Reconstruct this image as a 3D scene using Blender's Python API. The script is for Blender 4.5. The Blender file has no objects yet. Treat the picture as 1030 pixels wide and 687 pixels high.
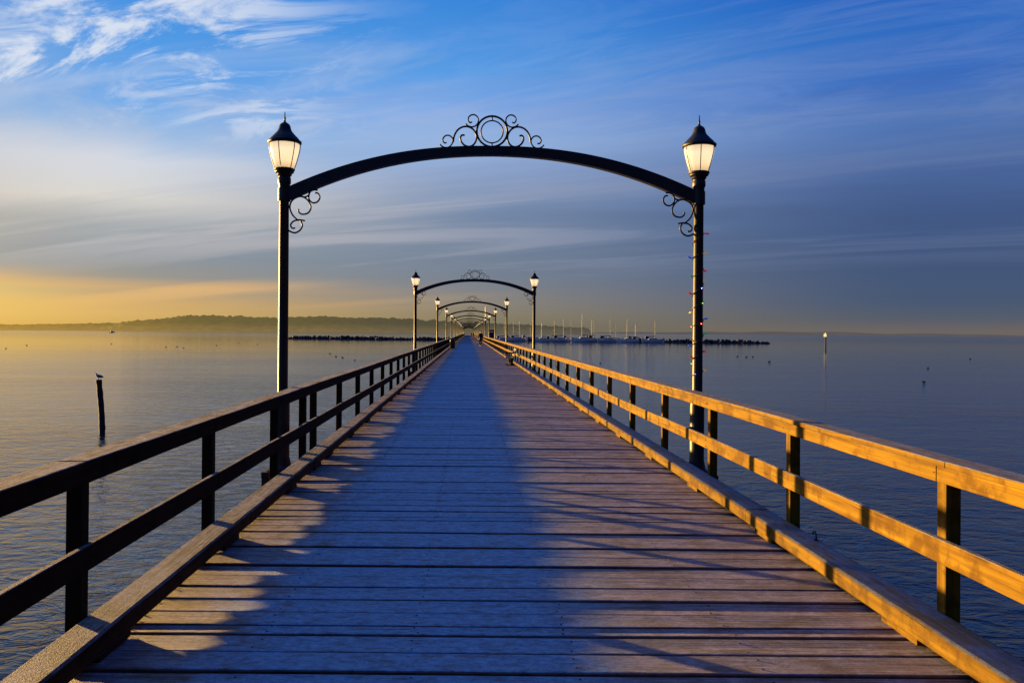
import bpy, bmesh, math, random
from mathutils import Vector, Matrix, noise
R = math.radians
random.seed(7)
scn = bpy.context.scene
col = scn.collection

# ------------------------------------------------------------------ helpers
def lin(c):
    def f(v):
        v /= 255.0
        return v/12.92 if v <= 0.04045 else ((v+0.055)/1.055)**2.4
    return (f(c[0]), f(c[1]), f(c[2]), 1.0)

def obj(name, bm, mat=None, parent=None, smooth=False, loc=None):
    me = bpy.data.meshes.new(name)
    bm.to_mesh(me); bm.free()
    if smooth:
        for p in me.polygons: p.use_smooth = True
    if mat:
        me.materials.append(mat)
    o = bpy.data.objects.new(name, me)
    col.objects.link(o)
    if parent: o.parent = parent
    if loc: o.location = loc
    return o

def tag(o, label=None, cat=None, group=None, kind=None):
    if label: o['label'] = label
    if cat: o['category'] = cat
    if group: o['group'] = group
    if kind: o['kind'] = kind
    return o

def thing(name, label, cat, loc=(0, 0, 0), rz=0, group=None):
    o = bpy.data.objects.new(name, None); col.objects.link(o)
    o.empty_display_size = 0.3
    o.location = loc; o.rotation_euler = (0, 0, rz)
    return tag(o, label, cat, group)

def copy_tree(o, parent=None):
    c = o.copy(); col.objects.link(c)
    if parent: c.parent = parent
    for ch in list(o.children): copy_tree(ch, c)
    return c

def box(bm, x0, x1, y0, y1, z0, z1, bev=0.0):
    vs = [bm.verts.new(p) for p in ((x0,y0,z0),(x1,y0,z0),(x1,y1,z0),(x0,y1,z0),(x0,y0,z1),(x1,y0,z1),(x1,y1,z1),(x0,y1,z1))]
    fs = [bm.faces.new([vs[i] for i in f]) for f in ((0,3,2,1),(4,5,6,7),(0,1,5,4),(1,2,6,5),(2,3,7,6),(3,0,4,7))]
    if bev > 0:
        es = list({e for f in fs for e in f.edges})
        bmesh.ops.bevel(bm, geom=es, offset=bev, segments=2, affect='EDGES', profile=0.6)
    return vs

def tube(bm, pts, r, n=8, cap=True, r_end=None):
    pts = [Vector(p) for p in pts]
    rings = []
    prev = None
    N = len(pts)
    for i, p in enumerate(pts):
        t = (pts[min(i+1, N-1)] - pts[max(i-1, 0)]).normalized()
        if prev is None:
            a = Vector((0, 0, 1)) if abs(t.z) < 0.9 else Vector((0, 1, 0))
            u = t.cross(a).normalized()
        else:
            u = (prev - t*prev.dot(t)).normalized()
        prev = u
        v = t.cross(u)
        if isinstance(r, (list, tuple)): rr = r[i]
        else: rr = r if r_end is None else r + (r_end-r)*i/(N-1)
        rings.append([bm.verts.new(p + (u*math.cos(2*math.pi*k/n) + v*math.sin(2*math.pi*k/n))*rr) for k in range(n)])
    for a, b in zip(rings, rings[1:]):
        for k in range(n):
            bm.faces.new((a[k], a[(k+1) % n], b[(k+1) % n], b[k]))
    if cap:
        bm.faces.new(rings[0][::-1]); bm.faces.new(rings[-1])

def lathe(bm, prof, n=24, cx=0, cy=0, cap=True):
    rings = []
    for r, z in prof:
        rings.append([bm.verts.new((cx+r*math.cos(2*math.pi*k/n), cy+r*math.sin(2*math.pi*k/n), z)) for k in range(n)])
    for a, b in zip(rings, rings[1:]):
        for k in range(n):
            bm.faces.new((a[k], a[(k+1) % n], b[(k+1) % n], b[k]))
    if cap:
        bm.faces.new(rings[0][::-1]); bm.faces.new(rings[-1])

def catmull(pts, sub=5):
    P = [Vector(p) for p in pts]
    out = []
    for i in range(len(P)-1):
        p0 = P[max(i-1, 0)]; p1 = P[i]; p2 = P[i+1]; p3 = P[min(i+2, len(P)-1)]
        for k in range(sub):
            t = k/sub
            out.append(0.5*((2*p1)+(p2-p0)*t+(2*p0-5*p1+4*p2-p3)*t*t+(3*p1-p0-3*p2+p3)*t**3))
    out.append(P[-1])
    return out

def ring_pts(cx, cz, r, n=32):
    return [(cx+r*math.cos(2*math.pi*k/n), 0, cz+r*math.sin(2*math.pi*k/n)) for k in range(n+1)]

# ------------------------------------------------------------------ materials
class NT:
    def __init__(s, tree): s.t = tree; s.n = tree.nodes; s.l = tree.links
    def node(s, typ, **kw):
        nd = s.n.new(typ)
        for k, v in kw.items(): setattr(nd, k, v)
        return nd
    def link(s, a, b): s.l.new(a, b)
    def put(s, sock, v):
        if isinstance(v, bpy.types.NodeSocket): s.l.new(v, sock)
        elif v is not None: sock.default_value = v
    def math(s, op, a, b=None, c=None, clamp=False):
        nd = s.node('ShaderNodeMath', operation=op, use_clamp=clamp)
        s.put(nd.inputs[0], a)
        if b is not None: s.put(nd.inputs[1], b)
        if c is not None: s.put(nd.inputs[2], c)
        return nd.outputs[0]
    def mix(s, f, a, b, blend='MIX'):
        nd = s.node('ShaderNodeMix', data_type='RGBA', blend_type=blend)
        s.put(nd.inputs[0], f); s.put(nd.inputs[6], a); s.put(nd.inputs[7], b)
        return nd.outputs[2]
    def ramp(s, f, stops, interp='LINEAR'):
        nd = s.node('ShaderNodeValToRGB')
        cr = nd.color_ramp; cr.interpolation = interp
        while len(cr.elements) < len(stops): cr.elements.new(0.5)
        for e, (p, c) in zip(cr.elements, stops):
            e.position = p
            e.color = c if len(c) == 4 else (*c, 1)
        s.put(nd.inputs[0], f)
        return nd.outputs[0]
    def framp(s, f, a, b, v0=0.0, v1=1.0, smooth=True):
        nd = s.node('ShaderNodeMapRange', interpolation_type='SMOOTHSTEP' if smooth else 'LINEAR')
        s.put(nd.inputs[0], f)
        for i, v in enumerate((a, b, v0, v1)): nd.inputs[i+1].default_value = v
        return nd.outputs[0]
    def noise(s, vec, scale, detail=3, rough=0.55, dist=0.0):
        nd = s.node('ShaderNodeTexNoise')
        s.put(nd.inputs['Vector'], vec)
        nd.inputs['Scale'].default_value = scale; nd.inputs['Detail'].default_value = detail
        nd.inputs['Roughness'].default_value = rough; nd.inputs['Distortion'].default_value = dist
        return nd.outputs[0]
    def mapping(s, vec, scale=(1, 1, 1), loc=(0, 0, 0), rot=(0, 0, 0)):
        nd = s.node('ShaderNodeMapping')
        s.put(nd.inputs[0], vec)
        s.put(nd.inputs[1], loc if isinstance(loc, bpy.types.NodeSocket) else Vector(loc))
        nd.inputs[2].default_value = rot; nd.inputs[3].default_value = scale
        return nd.outputs[0]
    def bump(s, h, strength, dist, normal=None):
        nd = s.node('ShaderNodeBump')
        nd.inputs['Strength'].default_value = strength; nd.inputs['Distance'].default_value = dist
        s.put(nd.inputs['Height'], h)
        if normal: s.put(nd.inputs['Normal'], normal)
        return nd.outputs[0]

def newmat(name):
    m = bpy.data.materials.new(name); m.use_nodes = True
    nt = NT(m.node_tree)
    b = m.node_tree.nodes['Principled BSDF']
    return m, nt, b

def plain(name, c, rough=0.6, metal=0.0, var=0.25, scale=6, bump=0.0, emit=None, es=0):
    m, nt, b = newmat(name)
    tc = nt.node('ShaderNodeTexCoord').outputs['Object']
    n = nt.noise(tc, scale, 4)
    c0 = tuple(v*(1-var) for v in c[:3])+(1,); c1 = tuple(min(1, v*(1+var)) for v in c[:3])+(1,)
    nt.put(b.inputs['Base Color'], nt.ramp(n, [(0.3, c0), (0.7, c1)]))
    b.inputs['Roughness'].default_value = rough; b.inputs['Metallic'].default_value = metal
    if bump: nt.put(b.inputs['Normal'], nt.bump(n, bump, 0.02))
    if emit:
        b.inputs['Emission Color'].default_value = emit; b.inputs['Emission Strength'].default_value = es
    return m

def wood(name, dark, light, axis=1, frost=0.5, frost_col=(0.42, 0.47, 0.55, 1), micro=0.4, inst=False, plank=False, rough=0.75, crystal=1.0, spec=0.5):
    """sawn timber, grain along the given axis, frost lying on faces that look up"""
    m, nt, b = newmat(name)
    tc = nt.node('ShaderNodeTexCoord').outputs['Object']
    vec = tc
    if inst:
        oi = nt.node('ShaderNodeObjectInfo').outputs['Random']
        cmb = nt.node('ShaderNodeCombineXYZ')
        for i in range(3): nt.put(cmb.inputs[i], nt.math('MULTIPLY', oi, 37.0))
        add = nt.node('ShaderNodeVectorMath', operation='ADD')
        nt.put(add.inputs[0], tc); nt.put(add.inputs[1], cmb.outputs[0]); vec = add.outputs[0]
    rnd = None
    if plank:
        at = nt.node('ShaderNodeAttribute', attribute_name='rnd')
        rnd = at.outputs['Fac']
        cmb = nt.node('ShaderNodeCombineXYZ')
        nt.put(cmb.inputs[0], nt.math('MULTIPLY', rnd, 91.0)); nt.put(cmb.inputs[2], nt.math('MULTIPLY', rnd, 53.0))
        add = nt.node('ShaderNodeVectorMath', operation='ADD')
        nt.put(add.inputs[0], tc); nt.put(add.inputs[1], cmb.outputs[0]); vec = add.outputs[0]
    sc = [22, 22, 22]; sc[axis] = 0.9
    g = nt.noise(nt.mapping(vec, tuple(sc)), 1.0, 6, 0.65, 0.6)            # grain
    sc2 = [70, 70, 70]; sc2[axis] = 2.0
    gf = nt.noise(nt.mapping(vec, tuple(sc2)), 1.0, 3, 0.6)                # fine fibres
    big = nt.noise(vec, 1.3, 3, 0.6)
    blot = nt.noise(vec, 5.0, 4, 0.6)
    c = nt.ramp(g, [(0.28, dark), (0.5, tuple((a+b2)/2 for a, b2 in zip(dark, light))), (0.72, light)])
    c = nt.mix(nt.math('MULTIPLY', nt.framp(big, 0.35, 0.7), 0.45), c, tuple(v*0.55 for v in light[:3])+(1,))
    c = nt.mix(nt.math('MULTIPLY', nt.framp(blot, 0.46, 0.64), 0.72), c, dark)
    # knots
    sk = [5.5, 5.5, 5.5]; sk[axis] = 1.5
    vo = nt.node('ShaderNodeTexVoronoi'); nt.put(vo.inputs['Vector'], nt.mapping(vec, tuple(sk))); vo.inputs['Scale'].default_value = 1.0
    kn = nt.framp(nt.math('ADD', vo.outputs['Distance'], nt.math('MULTIPLY', nt.math('SUBTRACT', blot, 0.5), 0.25)), 0.03, 0.14, 1, 0)
    c = nt.mix(nt.math('MULTIPLY', kn, 0.75), c, tuple(v*0.35 for v in dark[:3])+(1,))
    # drying checks: hair cracks along the grain
    sc3 = [55, 55, 55]; sc3[axis] = 1.4
    ck = nt.noise(nt.mapping(vec, tuple(sc3), loc=(3.3, 1.7, 2.9)), 1.0, 2, 0.5, 0.3)
    chk = nt.math('MULTIPLY', nt.framp(ck, 0.66, 0.72), nt.framp(nt.noise(vec, 2.2, 2), 0.45, 0.6))
    c = nt.mix(nt.math('MULTIPLY', chk, 0.85), c, tuple(v*0.25 for v in dark[:3])+(1,))
    if rnd is not None:
        c = nt.mix(1.0, c, nt.ramp(rnd, [(0, (0.7, 0.7, 0.7)), (1, (1.15, 1.12, 1.08))]), 'MULTIPLY')
    geo = nt.node('ShaderNodeNewGeometry')
    sx = nt.node('ShaderNodeSeparateXYZ'); nt.put(sx.inputs[0], geo.outputs['Normal'])
    up = nt.framp(sx.outputs[2], 0.35, 0.9)
    fr = nt.noise(vec, 3.2, 6, 0.7)
    frg = nt.math('ADD', nt.math('MULTIPLY', fr, 0.5), nt.math('MULTIPLY', gf, 0.5))
    fm = nt.math('MULTIPLY', nt.framp(frg, 0.40, 0.57), frost)
    fm = nt.math('MULTIPLY', fm, up)
    fm = nt.math('MULTIPLY', fm, nt.math('SUBTRACT', 1.0, nt.math('MULTIPLY', kn, 0.8)))
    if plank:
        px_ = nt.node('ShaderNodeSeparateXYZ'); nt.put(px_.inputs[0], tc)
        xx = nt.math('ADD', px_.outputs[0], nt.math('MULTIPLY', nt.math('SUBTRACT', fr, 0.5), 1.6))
        mid = nt.math('MULTIPLY', nt.framp(xx, -1.75, -1.1), nt.framp(xx, 0.4, 1.3, 1, 0))  # strip of lingering frost laid where the left kerb's shadow falls
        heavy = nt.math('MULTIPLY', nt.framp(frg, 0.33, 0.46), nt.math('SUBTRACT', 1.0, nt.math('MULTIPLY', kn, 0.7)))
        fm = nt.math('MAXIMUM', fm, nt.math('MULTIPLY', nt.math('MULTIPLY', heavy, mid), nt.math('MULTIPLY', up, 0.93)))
        frost_shade = mid
    crys = nt.noise(tc, 260.0, 2, 0.6)
    cl = nt.noise(nt.mapping(vec, tuple(26 if i != axis else 13 for i in range(3))), 1.0, 6, 0.9)
    fcol = nt.mix(crys, tuple(v*0.75 for v in frost_col[:3])+(1,), tuple(min(1, v*1.25) for v in frost_col[:3])+(1,))
    spk = nt.framp(nt.noise(nt.mapping(vec, tuple(14 if i != axis else 5 for i in range(3))), 1.0, 5, 0.75), 0.53, 0.64)
    fm = nt.math('MULTIPLY', fm, nt.math('SUBTRACT', 1.0, nt.math('MULTIPLY', nt.math('MAXIMUM', chk, nt.math('MULTIPLY', spk, 0.75)), 0.8)))
    fcol = nt.mix(1.0, fcol, nt.ramp(cl, [(0.34, (0.35, 0.35, 0.40)), (0.5, (0.95, 0.95, 0.95)), (0.66, (1.6, 1.6, 1.5))]), 'MULTIPLY')
    if plank: fcol = nt.mix(frost_shade, fcol, nt.mix(1.0, nt.mix(crys, (0.10, 0.26, 0.41, 1), (0.18, 0.43, 0.62, 1)), nt.ramp(cl, [(0.34, (0.30, 0.30, 0.34)), (0.5, (1, 1, 1)), (0.66, (1.7, 1.7, 1.6))]), 'MULTIPLY'))  # blue of the shadow painted into the mid-deck frost colour
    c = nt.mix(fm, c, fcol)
    nt.put(b.inputs['Base Color'], c)
    b.inputs['Roughness'].default_value = rough
    nt.put(b.inputs['Specular IOR Level'], nt.math('MULTIPLY_ADD', up, spec, 0.06))
    h = nt.math('ADD', nt.math('MULTIPLY', g, 0.5), nt.math('MULTIPLY', gf, 0.5))
    h = nt.math('SUBTRACT', h, nt.math('MULTIPLY', kn, 0.3))
    n1 = nt.bump(h, 0.55, 0.006)
    # frost crystals: fine relief only on the faces that look up
    mic = nt.math('MULTIPLY', nt.math('ADD', nt.noise(tc, 120.0, 4, 0.75), cl), up)
    n2 = nt.bump(mic, micro, 0.010, n1)
    # loose crystals: every grain faces its own way, which is what catches a grazing sun
    cn = nt.node('ShaderNodeTexNoise'); nt.put(cn.inputs['Vector'], tc); cn.inputs['Scale'].default_value = 300.0; cn.inputs['Detail'].default_value = 2
    off = nt.node('ShaderNodeVectorMath', operation='SUBTRACT'); nt.put(off.inputs[0], cn.outputs['Color']); off.inputs[1].default_value = (0.5, 0.5, 0.5)
    scl = nt.node('ShaderNodeVectorMath', operation='SCALE'); nt.put(scl.inputs[0], off.outputs[0])
    nt.put(scl.inputs['Scale'], nt.math('MULTIPLY', up, nt.math('MULTIPLY_ADD', frg, 1.6*crystal, 2.2*crystal)))
    ad = nt.node('ShaderNodeVectorMath', operation='ADD'); nt.put(ad.inputs[0], n2); nt.put(ad.inputs[1], scl.outputs[0])
    nm = nt.node('ShaderNodeVectorMath', operation='NORMALIZE'); nt.put(nm.inputs[0], ad.outputs[0])
    nt.put(b.inputs['Normal'], nm.outputs[0])
    return m

M = {}
M['deck'] = wood('frosted deck planks', (0.05, 0.026, 0.015, 1), (0.22, 0.115, 0.062, 1), 0, 0.80, (0.34, 0.29, 0.33, 1), 1.0, plank=True, rough=0.6)  # frost colour warmed to carry the sunlit tone outside the middle strip
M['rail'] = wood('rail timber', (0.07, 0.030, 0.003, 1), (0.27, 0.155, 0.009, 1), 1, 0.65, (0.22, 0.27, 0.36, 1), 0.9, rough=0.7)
M['rail_left'] = wood('shaded rail timber', (0.010, 0.006, 0.003, 1), (0.034, 0.020, 0.009, 1), 1, 0.9, (0.34, 0.31, 0.30, 1), 0.9, rough=0.9)  # copy of the rail timber with the left side's shade put into its colour
M['kerb_left'] = wood('shaded kerb timber', (0.015, 0.009, 0.004, 1), (0.06, 0.036, 0.016, 1), 1, 0.85, (0.27, 0.24, 0.25, 1), 0.9, rough=0.75)  # kerb wood darkened likewise, shade painted into the base colour
M['post_left'] = wood('shaded post timber', (0.009, 0.006, 0.003, 1), (0.028, 0.018, 0.008, 1), 2, 0.2, inst=True)  # post wood with its shaded side painted in as a darker tone
M['kerb'] = wood('kerb timber', (0.055, 0.026, 0.004, 1), (0.22, 0.125, 0.010, 1), 1, 0.85, (0.085, 0.18, 0.33, 1), 0.9, rough=0.7)  # frost blued so the shade on the kerb top sits in its colour
M['post'] = wood('post timber', (0.06, 0.028, 0.003, 1), (0.22, 0.128, 0.010, 1), 2, 0.2, inst=True)
M['under'] = wood('stringer timber', (0.03, 0.022, 0.016, 1), (0.09, 0.065, 0.045, 1), 1, 0.0)
M['iron'] = plain('black painted iron', (0.008, 0.007, 0.007), 0.5, 0.0, 0.35, 9)
M['pole'] = plain('black painted pole', (0.017, 0.015, 0.014), 0.45, 0.0, 0.3, 7)
M['pile'] = plain('weathered pile', (0.03, 0.022, 0.018), 0.85, 0, 0.5, 5, 0.6)
M['rock'] = plain('wet basalt', (0.028, 0.025, 0.025), 0.8, 0, 0.5, 0.3, 0.5)
M['white'] = plain('white gelcoat', (0.80, 0.74, 0.64), 0.35, 0, 0.08, 2)
M['stripe'] = plain('navy boot stripe', (0.01, 0.02, 0.07), 0.4)
M['canvas'] = plain('navy canvas', (0.015, 0.03, 0.10), 0.8)
M['canvas2'] = plain('tan canvas', (0.10, 0.07, 0.05), 0.8)
M['alu'] = plain('mast aluminium', (0.22, 0.20, 0.17), 0.5, 0.0)
for k_ in ('iron', 'pole'): M[k_].node_tree.nodes['Principled BSDF'].inputs['Specular IOR Level'].default_value = 0.3
M['darkglass'] = plain('cabin window', (0.01, 0.012, 0.018), 0.1)
M['cloth_black'] = plain('black cloth', (0.012, 0.012, 0.015), 0.9, 0, 0.3, 12)
M['cloth_navy'] = plain('dark denim', (0.014, 0.018, 0.03), 0.9, 0, 0.3, 12)
M['skin'] = plain('skin', (0.45, 0.26, 0.18), 0.5, 0, 0.1, 9)
M['hair'] = plain('brown hair', (0.03, 0.018, 0.01), 0.6, 0, 0.4, 30)
M['bench_slat'] = plain('brown bench slats', (0.10, 0.055, 0.035), 0.6, 0, 0.4, 8)
M['bin'] = plain('dark green bin', (0.012, 0.02, 0.018), 0.4, 0, 0.3, 8)
M['feather_grey'] = plain('grey feathers', (0.12, 0.12, 0.13), 0.8, 0, 0.3, 20)
M['feather_dark'] = plain('dark feathers', (0.018, 0.016, 0.016), 0.8, 0, 0.3, 20)
M['feather_white'] = plain('white feathers', (0.7, 0.7, 0.7), 0.8, 0, 0.1, 20)
M['beak'] = plain('yellow beak', (0.45, 0.25, 0.03), 0.5)
M['signwhite'] = plain('white board', (0.15, 0.15, 0.14), 0.5, 0, 0.05)
M['steel'] = plain('galvanised steel', (0.25, 0.25, 0.25), 0.45, 0.8, 0.2, 20)
M['rust'] = plain('rusty bolts', (0.03, 0.015, 0.01), 0.8, 0, 0.5, 40)
M['wire'] = plain('green wire', (0.01, 0.03, 0.012), 0.5)
for nm, c in (('red', (0.6, 0.02, 0.02)), ('green', (0.02, 0.35, 0.12)), ('amber', (0.7, 0.35, 0.03)), ('blue', (0.02, 0.08, 0.6))):
    M['bulb_'+nm] = plain('bulb '+nm, c, 0.2, 0, 0.05, 4, 0, (*c, 1), 0.35)

def glass_mat():
    m, nt, b = newmat('frosted lamp glass')
    out = nt.n['Material Output']
    tc = nt.node('ShaderNodeTexCoord').outputs['Object']
    n = nt.noise(tc, 9, 3)
    cc = nt.ramp(n, [(0.3, (0.36, 0.33, 0.27)), (0.7, (0.42, 0.39, 0.33))])
    d = nt.node('ShaderNodeBsdfDiffuse'); nt.put(d.inputs[0], cc)
    t = nt.node('ShaderNodeBsdfTranslucent'); nt.put(t.inputs[0], cc)
    g = nt.node('ShaderNodeBsdfGlossy'); g.inputs['Roughness'].default_value = 0.15
    e = nt.node('ShaderNodeEmission')
    # the lit bulb inside: brightest halfway up the bowl
    sx = nt.node('ShaderNodeSeparateXYZ'); nt.put(sx.inputs[0], tc)
    fall = nt.ramp(nt.framp(sx.outputs[2], 3.87, 4.26, smooth=False), [(0.0, (0.40, 0.23, 0.10)), (0.35, (1.0, 0.72, 0.40)), (0.7, (1.0, 0.80, 0.52)), (1.0, (0.6, 0.44, 0.26))])
    nt.put(e.inputs[0], fall); e.inputs[1].default_value = 0.95
    m1 = nt.node('ShaderNodeMixShader'); m1.inputs[0].default_value = 0.5
    nt.link(d.outputs[0], m1.inputs[1]); nt.link(t.outputs[0], m1.inputs[2])
    fz = nt.node('ShaderNodeFresnel'); fz.inputs[0].default_value = 1.4
    m2 = nt.node('ShaderNodeMixShader'); nt.link(fz.outputs[0], m2.inputs[0])
    nt.link(m1.outputs[0], m2.inputs[1]); nt.link(g.outputs[0], m2.inputs[2])
    a = nt.node('ShaderNodeAddShader'); nt.link(m2.outputs[0], a.inputs[0]); nt.link(e.outputs[0], a.inputs[1])
    nt.link(a.outputs[0], out.inputs[0])
    return m
M['glass'] = glass_mat()

# ------------------------------------------------------------------ sun & sky
SUN_AZ = -54.6; SUN_EL = 2.8
sd = Vector((math.sin(R(SUN_AZ))*math.cos(R(SUN_EL)), math.cos(R(SUN_AZ))*math.cos(R(SUN_EL)), math.sin(R(SUN_EL))))
sl = bpy.data.lights.new('sun', 'SUN'); sl.energy = 19.0; sl.angle = R(0.5); sl.color = (1.0, 0.60, 0.17)
so = bpy.data.objects.new('sun', sl); col.objects.link(so)
so.rotation_euler = sd.to_track_quat('Z', 'Y').to_euler(); so.location = (-40, 30, 20)

def build_world():
    w = bpy.data.worlds.new('World'); scn.world = w; w.use_nodes = True
    nt = NT(w.node_tree)
    bg = w.node_tree.nodes['Background']
    out = w.node_tree.nodes['World Output']
    d = nt.node('ShaderNodeTexCoord').outputs['Generated']
    nrm = nt.node('ShaderNodeVectorMath', operation='NORMALIZE'); nt.put(nrm.inputs[0], d); d = nrm.outputs[0]
    s = nt.node('ShaderNodeSeparateXYZ'); nt.put(s.inputs[0], d)
    x, y, z = s.outputs
    el = nt.math('MULTIPLY', nt.math('ARCSINE', z), 180/math.pi)
    hl = nt.math('MAXIMUM', nt.math('SQRT', nt.math('ADD', nt.math('MULTIPLY', x, x), nt.math('MULTIPLY', y, y))), 1e-4)
    sx, sy = math.sin(R(SUN_AZ)), math.cos(R(SUN_AZ))
    cs = nt.math('DIVIDE', nt.math('ADD', nt.math('MULTIPLY', x, sx), nt.math('MULTIPLY', y, sy)), hl)
    cs = nt.math('MINIMUM', nt.math('MAXIMUM', cs, -1.0), 1.0)
    delta = nt.math('MULTIPLY', nt.math('ARCCOSINE', cs), 180/math.pi)
    # cloud plane coordinates, u runs towards the sun side
    zc = nt.math('ADD', nt.math('MAXIMUM', z, 0.0), 0.10)
    px = nt.math('DIVIDE', x, zc); py = nt.math('DIVIDE', y, zc)
    A = R(-66)
    u = nt.math('ADD', nt.math('MULTIPLY', px, math.sin(A)), nt.math('MULTIPLY', py, math.cos(A)))
    v = nt.math('SUBTRACT', nt.math('MULTIPLY', px, math.cos(A)), nt.math('MULTIPLY', py, math.sin(A)))
    def uv(su, sv, ou=0.0, ov=0.0):
        c = nt.node('ShaderNodeCombineXYZ')
        nt.put(c.inputs[0], nt.math('MULTIPLY_ADD', u, su, ou)); nt.put(c.inputs[1], nt.math('MULTIPLY_ADD', v, sv, ov))
        return c.outputs[0]
    # elevation gets pushed a little by a soft noise so bands are never ruled lines
    wob = nt.math('MULTIPLY', nt.math('SUBTRACT', nt.noise(uv(0.30, 1.0), 1.0, 4, 0.6, 0.5), 0.5), 4.0)
    wf = nt.framp(el, 2.0, 12.0)
    elw = nt.math('ADD', el, nt.math('MULTIPLY', wob, wf))
    t = nt.math('DIVIDE', elw, 90.0, clamp=True)
    def vr(stops):
        return nt.ramp(t, [(a/90.0, lin(c)) for a, c in stops])
    S = vr([(0.3, (255, 205, 90)), (2.4, (255, 222, 120)), (3.3, (248, 200, 120)), (4.2, (190, 180, 160)), (7, (200, 185, 165)), (12, (190, 195, 205)), (23, (90, 145, 220)), (40, (14, 104, 206)), (90, (8, 100, 200))])
    L = vr([(0.3, (210, 170, 96)), (1.0, (220, 180, 106)), (1.9, (218, 176, 112)), (2.4, (192, 166, 124)), (2.9, (206, 170, 124)), (3.5, (156, 152, 142)), (5.0, (142, 152, 160)), (6.8, (166, 172, 176)), (8.4, (222, 218, 210)), (11.0, (214, 220, 230)), (12.6, (146, 186, 230)), (15, (94, 165, 234)), (20, (70, 148, 226)), (40, (14, 104, 206)), (90, (8, 100, 200))])
    Mi = vr([(0.3, (122, 114, 90)), (1.2, (138, 128, 104)), (2.3, (136, 132, 126)), (4.0, (118, 130, 146)), (8, (116, 136, 166)), (11, (138, 160, 198)), (13.5, (152, 180, 222)), (15.5, (126, 168, 228)), (18, (88, 156, 228)), (22.5, (58, 135, 218)), (40, (14, 104, 206)), (90, (8, 100, 200))])
    Rr = vr([(0.3, (108, 101, 98)), (1.0, (86, 93, 106)), (2.2, (68, 87, 116)), (5, (62, 84, 124)), (8, (64, 90, 138)), (11, (74, 104, 160)), (13.5, (78, 116, 180)), (16, (58, 108, 190)), (19, (36, 104, 192)), (22.5, (20, 88, 186)), (40, (6, 64, 165)), (90, (8, 100, 200))])
    c = nt.mix(nt.framp(delta, 10, 34), S, L)
    c = nt.mix(nt.framp(delta, 26, 58), c, Mi)
    c = nt.mix(nt.framp(delta, 50, 86), c, Rr)
    Bk = vr([(0.3, (40, 44, 70)), (10, (26, 40, 78)), (30, (6, 34, 110)), (60, (5, 50, 170)), (90, (8, 100, 200))])
    c = nt.mix(nt.framp(delta, 92, 135), c, Bk)
    # low sun-lit cloud bars at the left horizon
    bar = nt.noise(uv(0.05, 0.9, 3.0, 1.7), 1.0, 3, 0.5)
    lowm = nt.math('MULTIPLY', nt.framp(el, 1.2, 2.6), nt.framp(el, 2.8, 3.9, 1, 0))
    lowm = nt.math('MULTIPLY', lowm, nt.framp(delta, 30, 62, 1, 0))
    c = nt.mix(nt.math('MULTIPLY', nt.math('MULTIPLY', lowm, nt.framp(bar, 0.45, 0.62)), 0.45), c, lin((250, 196, 120)))
    # grey-blue layer with soft streaks
    st = nt.noise(uv(0.26, 1.15, 2.3, 8.2), 1.0, 8, 0.62, 1.2)
    stm = nt.math('MULTIPLY', nt.framp(el, 3.0, 7.0), nt.framp(el, 15.0, 21.0, 1, 0))
    c = nt.mix(nt.math('MULTIPLY', nt.math('MULTIPLY', nt.framp(st, 0.46, 0.64), nt.math('MULTIPLY', stm, nt.framp(delta, 50, 80, 1, 0.45))), 0.46), c, nt.mix(nt.framp(delta, 25, 80), lin((218, 208, 206)), lin((132, 146, 178))))
    c = nt.mix(nt.math('MULTIPLY', nt.math('MULTIPLY', nt.framp(st, 0.48, 0.26), stm), 0.22), c, nt.mix(nt.framp(delta, 25, 80), lin((128, 136, 150)), lin((58, 76, 112))))
    # high thin cirrus, wispy, mostly on the sun side
    wisp = nt.noise(uv(1.5, 3.3, 9.1, 6.4), 1.0, 9, 0.66, 1.6)
    patch = nt.noise(uv(0.40, 0.9, 4.4, 1.2), 1.0, 3, 0.5, 0.8)
    cm = nt.math('MULTIPLY', nt.framp(wisp, 0.44, 0.62), nt.framp(patch, 0.33, 0.5))
    lm = nt.math('MULTIPLY', nt.framp(delta, 34, 50, 1, 0.05), nt.framp(el, 12.0, 14.5))
    c = nt.mix(nt.math('MULTIPLY', nt.math('MULTIPLY', cm, lm), 0.95), c, lin((218, 226, 240)))
    veil = nt.noise(uv(0.5, 2.2, 2.0, 9.0), 1.0, 8, 0.64, 1.4)
    vm = nt.math('MULTIPLY', nt.framp(veil, 0.46, 0.74), nt.math('MULTIPLY', nt.framp(el, 11.0, 15.0), nt.framp(el, 24.0, 60.0, 1, 0.2)))
    c = nt.mix(nt.math('MULTIPLY', vm, 0.36), c, nt.mix(nt.framp(delta, 30, 80), lin((195, 208, 232)), lin((110, 140, 196))))
    # the part below the horizon only ever shows in reflections
    c = nt.mix(nt.framp(el, -1.5, -0.1, 1, 0), c, lin((60, 70, 90)))
    # a share of a physical sky for the same sun
    sky = nt.node('ShaderNodeTexSky', sky_type='NISHITA'); sky.sun_disc = False
    sky.sun_elevation = R(SUN_EL); sky.sun_rotation = R(SUN_AZ)
    sky.air_density = 1.3; sky.dust_density = 1.0
    skb = nt.mix(1.0, sky.outputs[0], (0.003, 0.003, 0.004, 1), 'MULTIPLY')
    c = nt.mix(1.0, c, skb, 'ADD')
    nt.put(bg.inputs[0], c); bg.inputs[1].default_value = 1.0
build_world()

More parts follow.
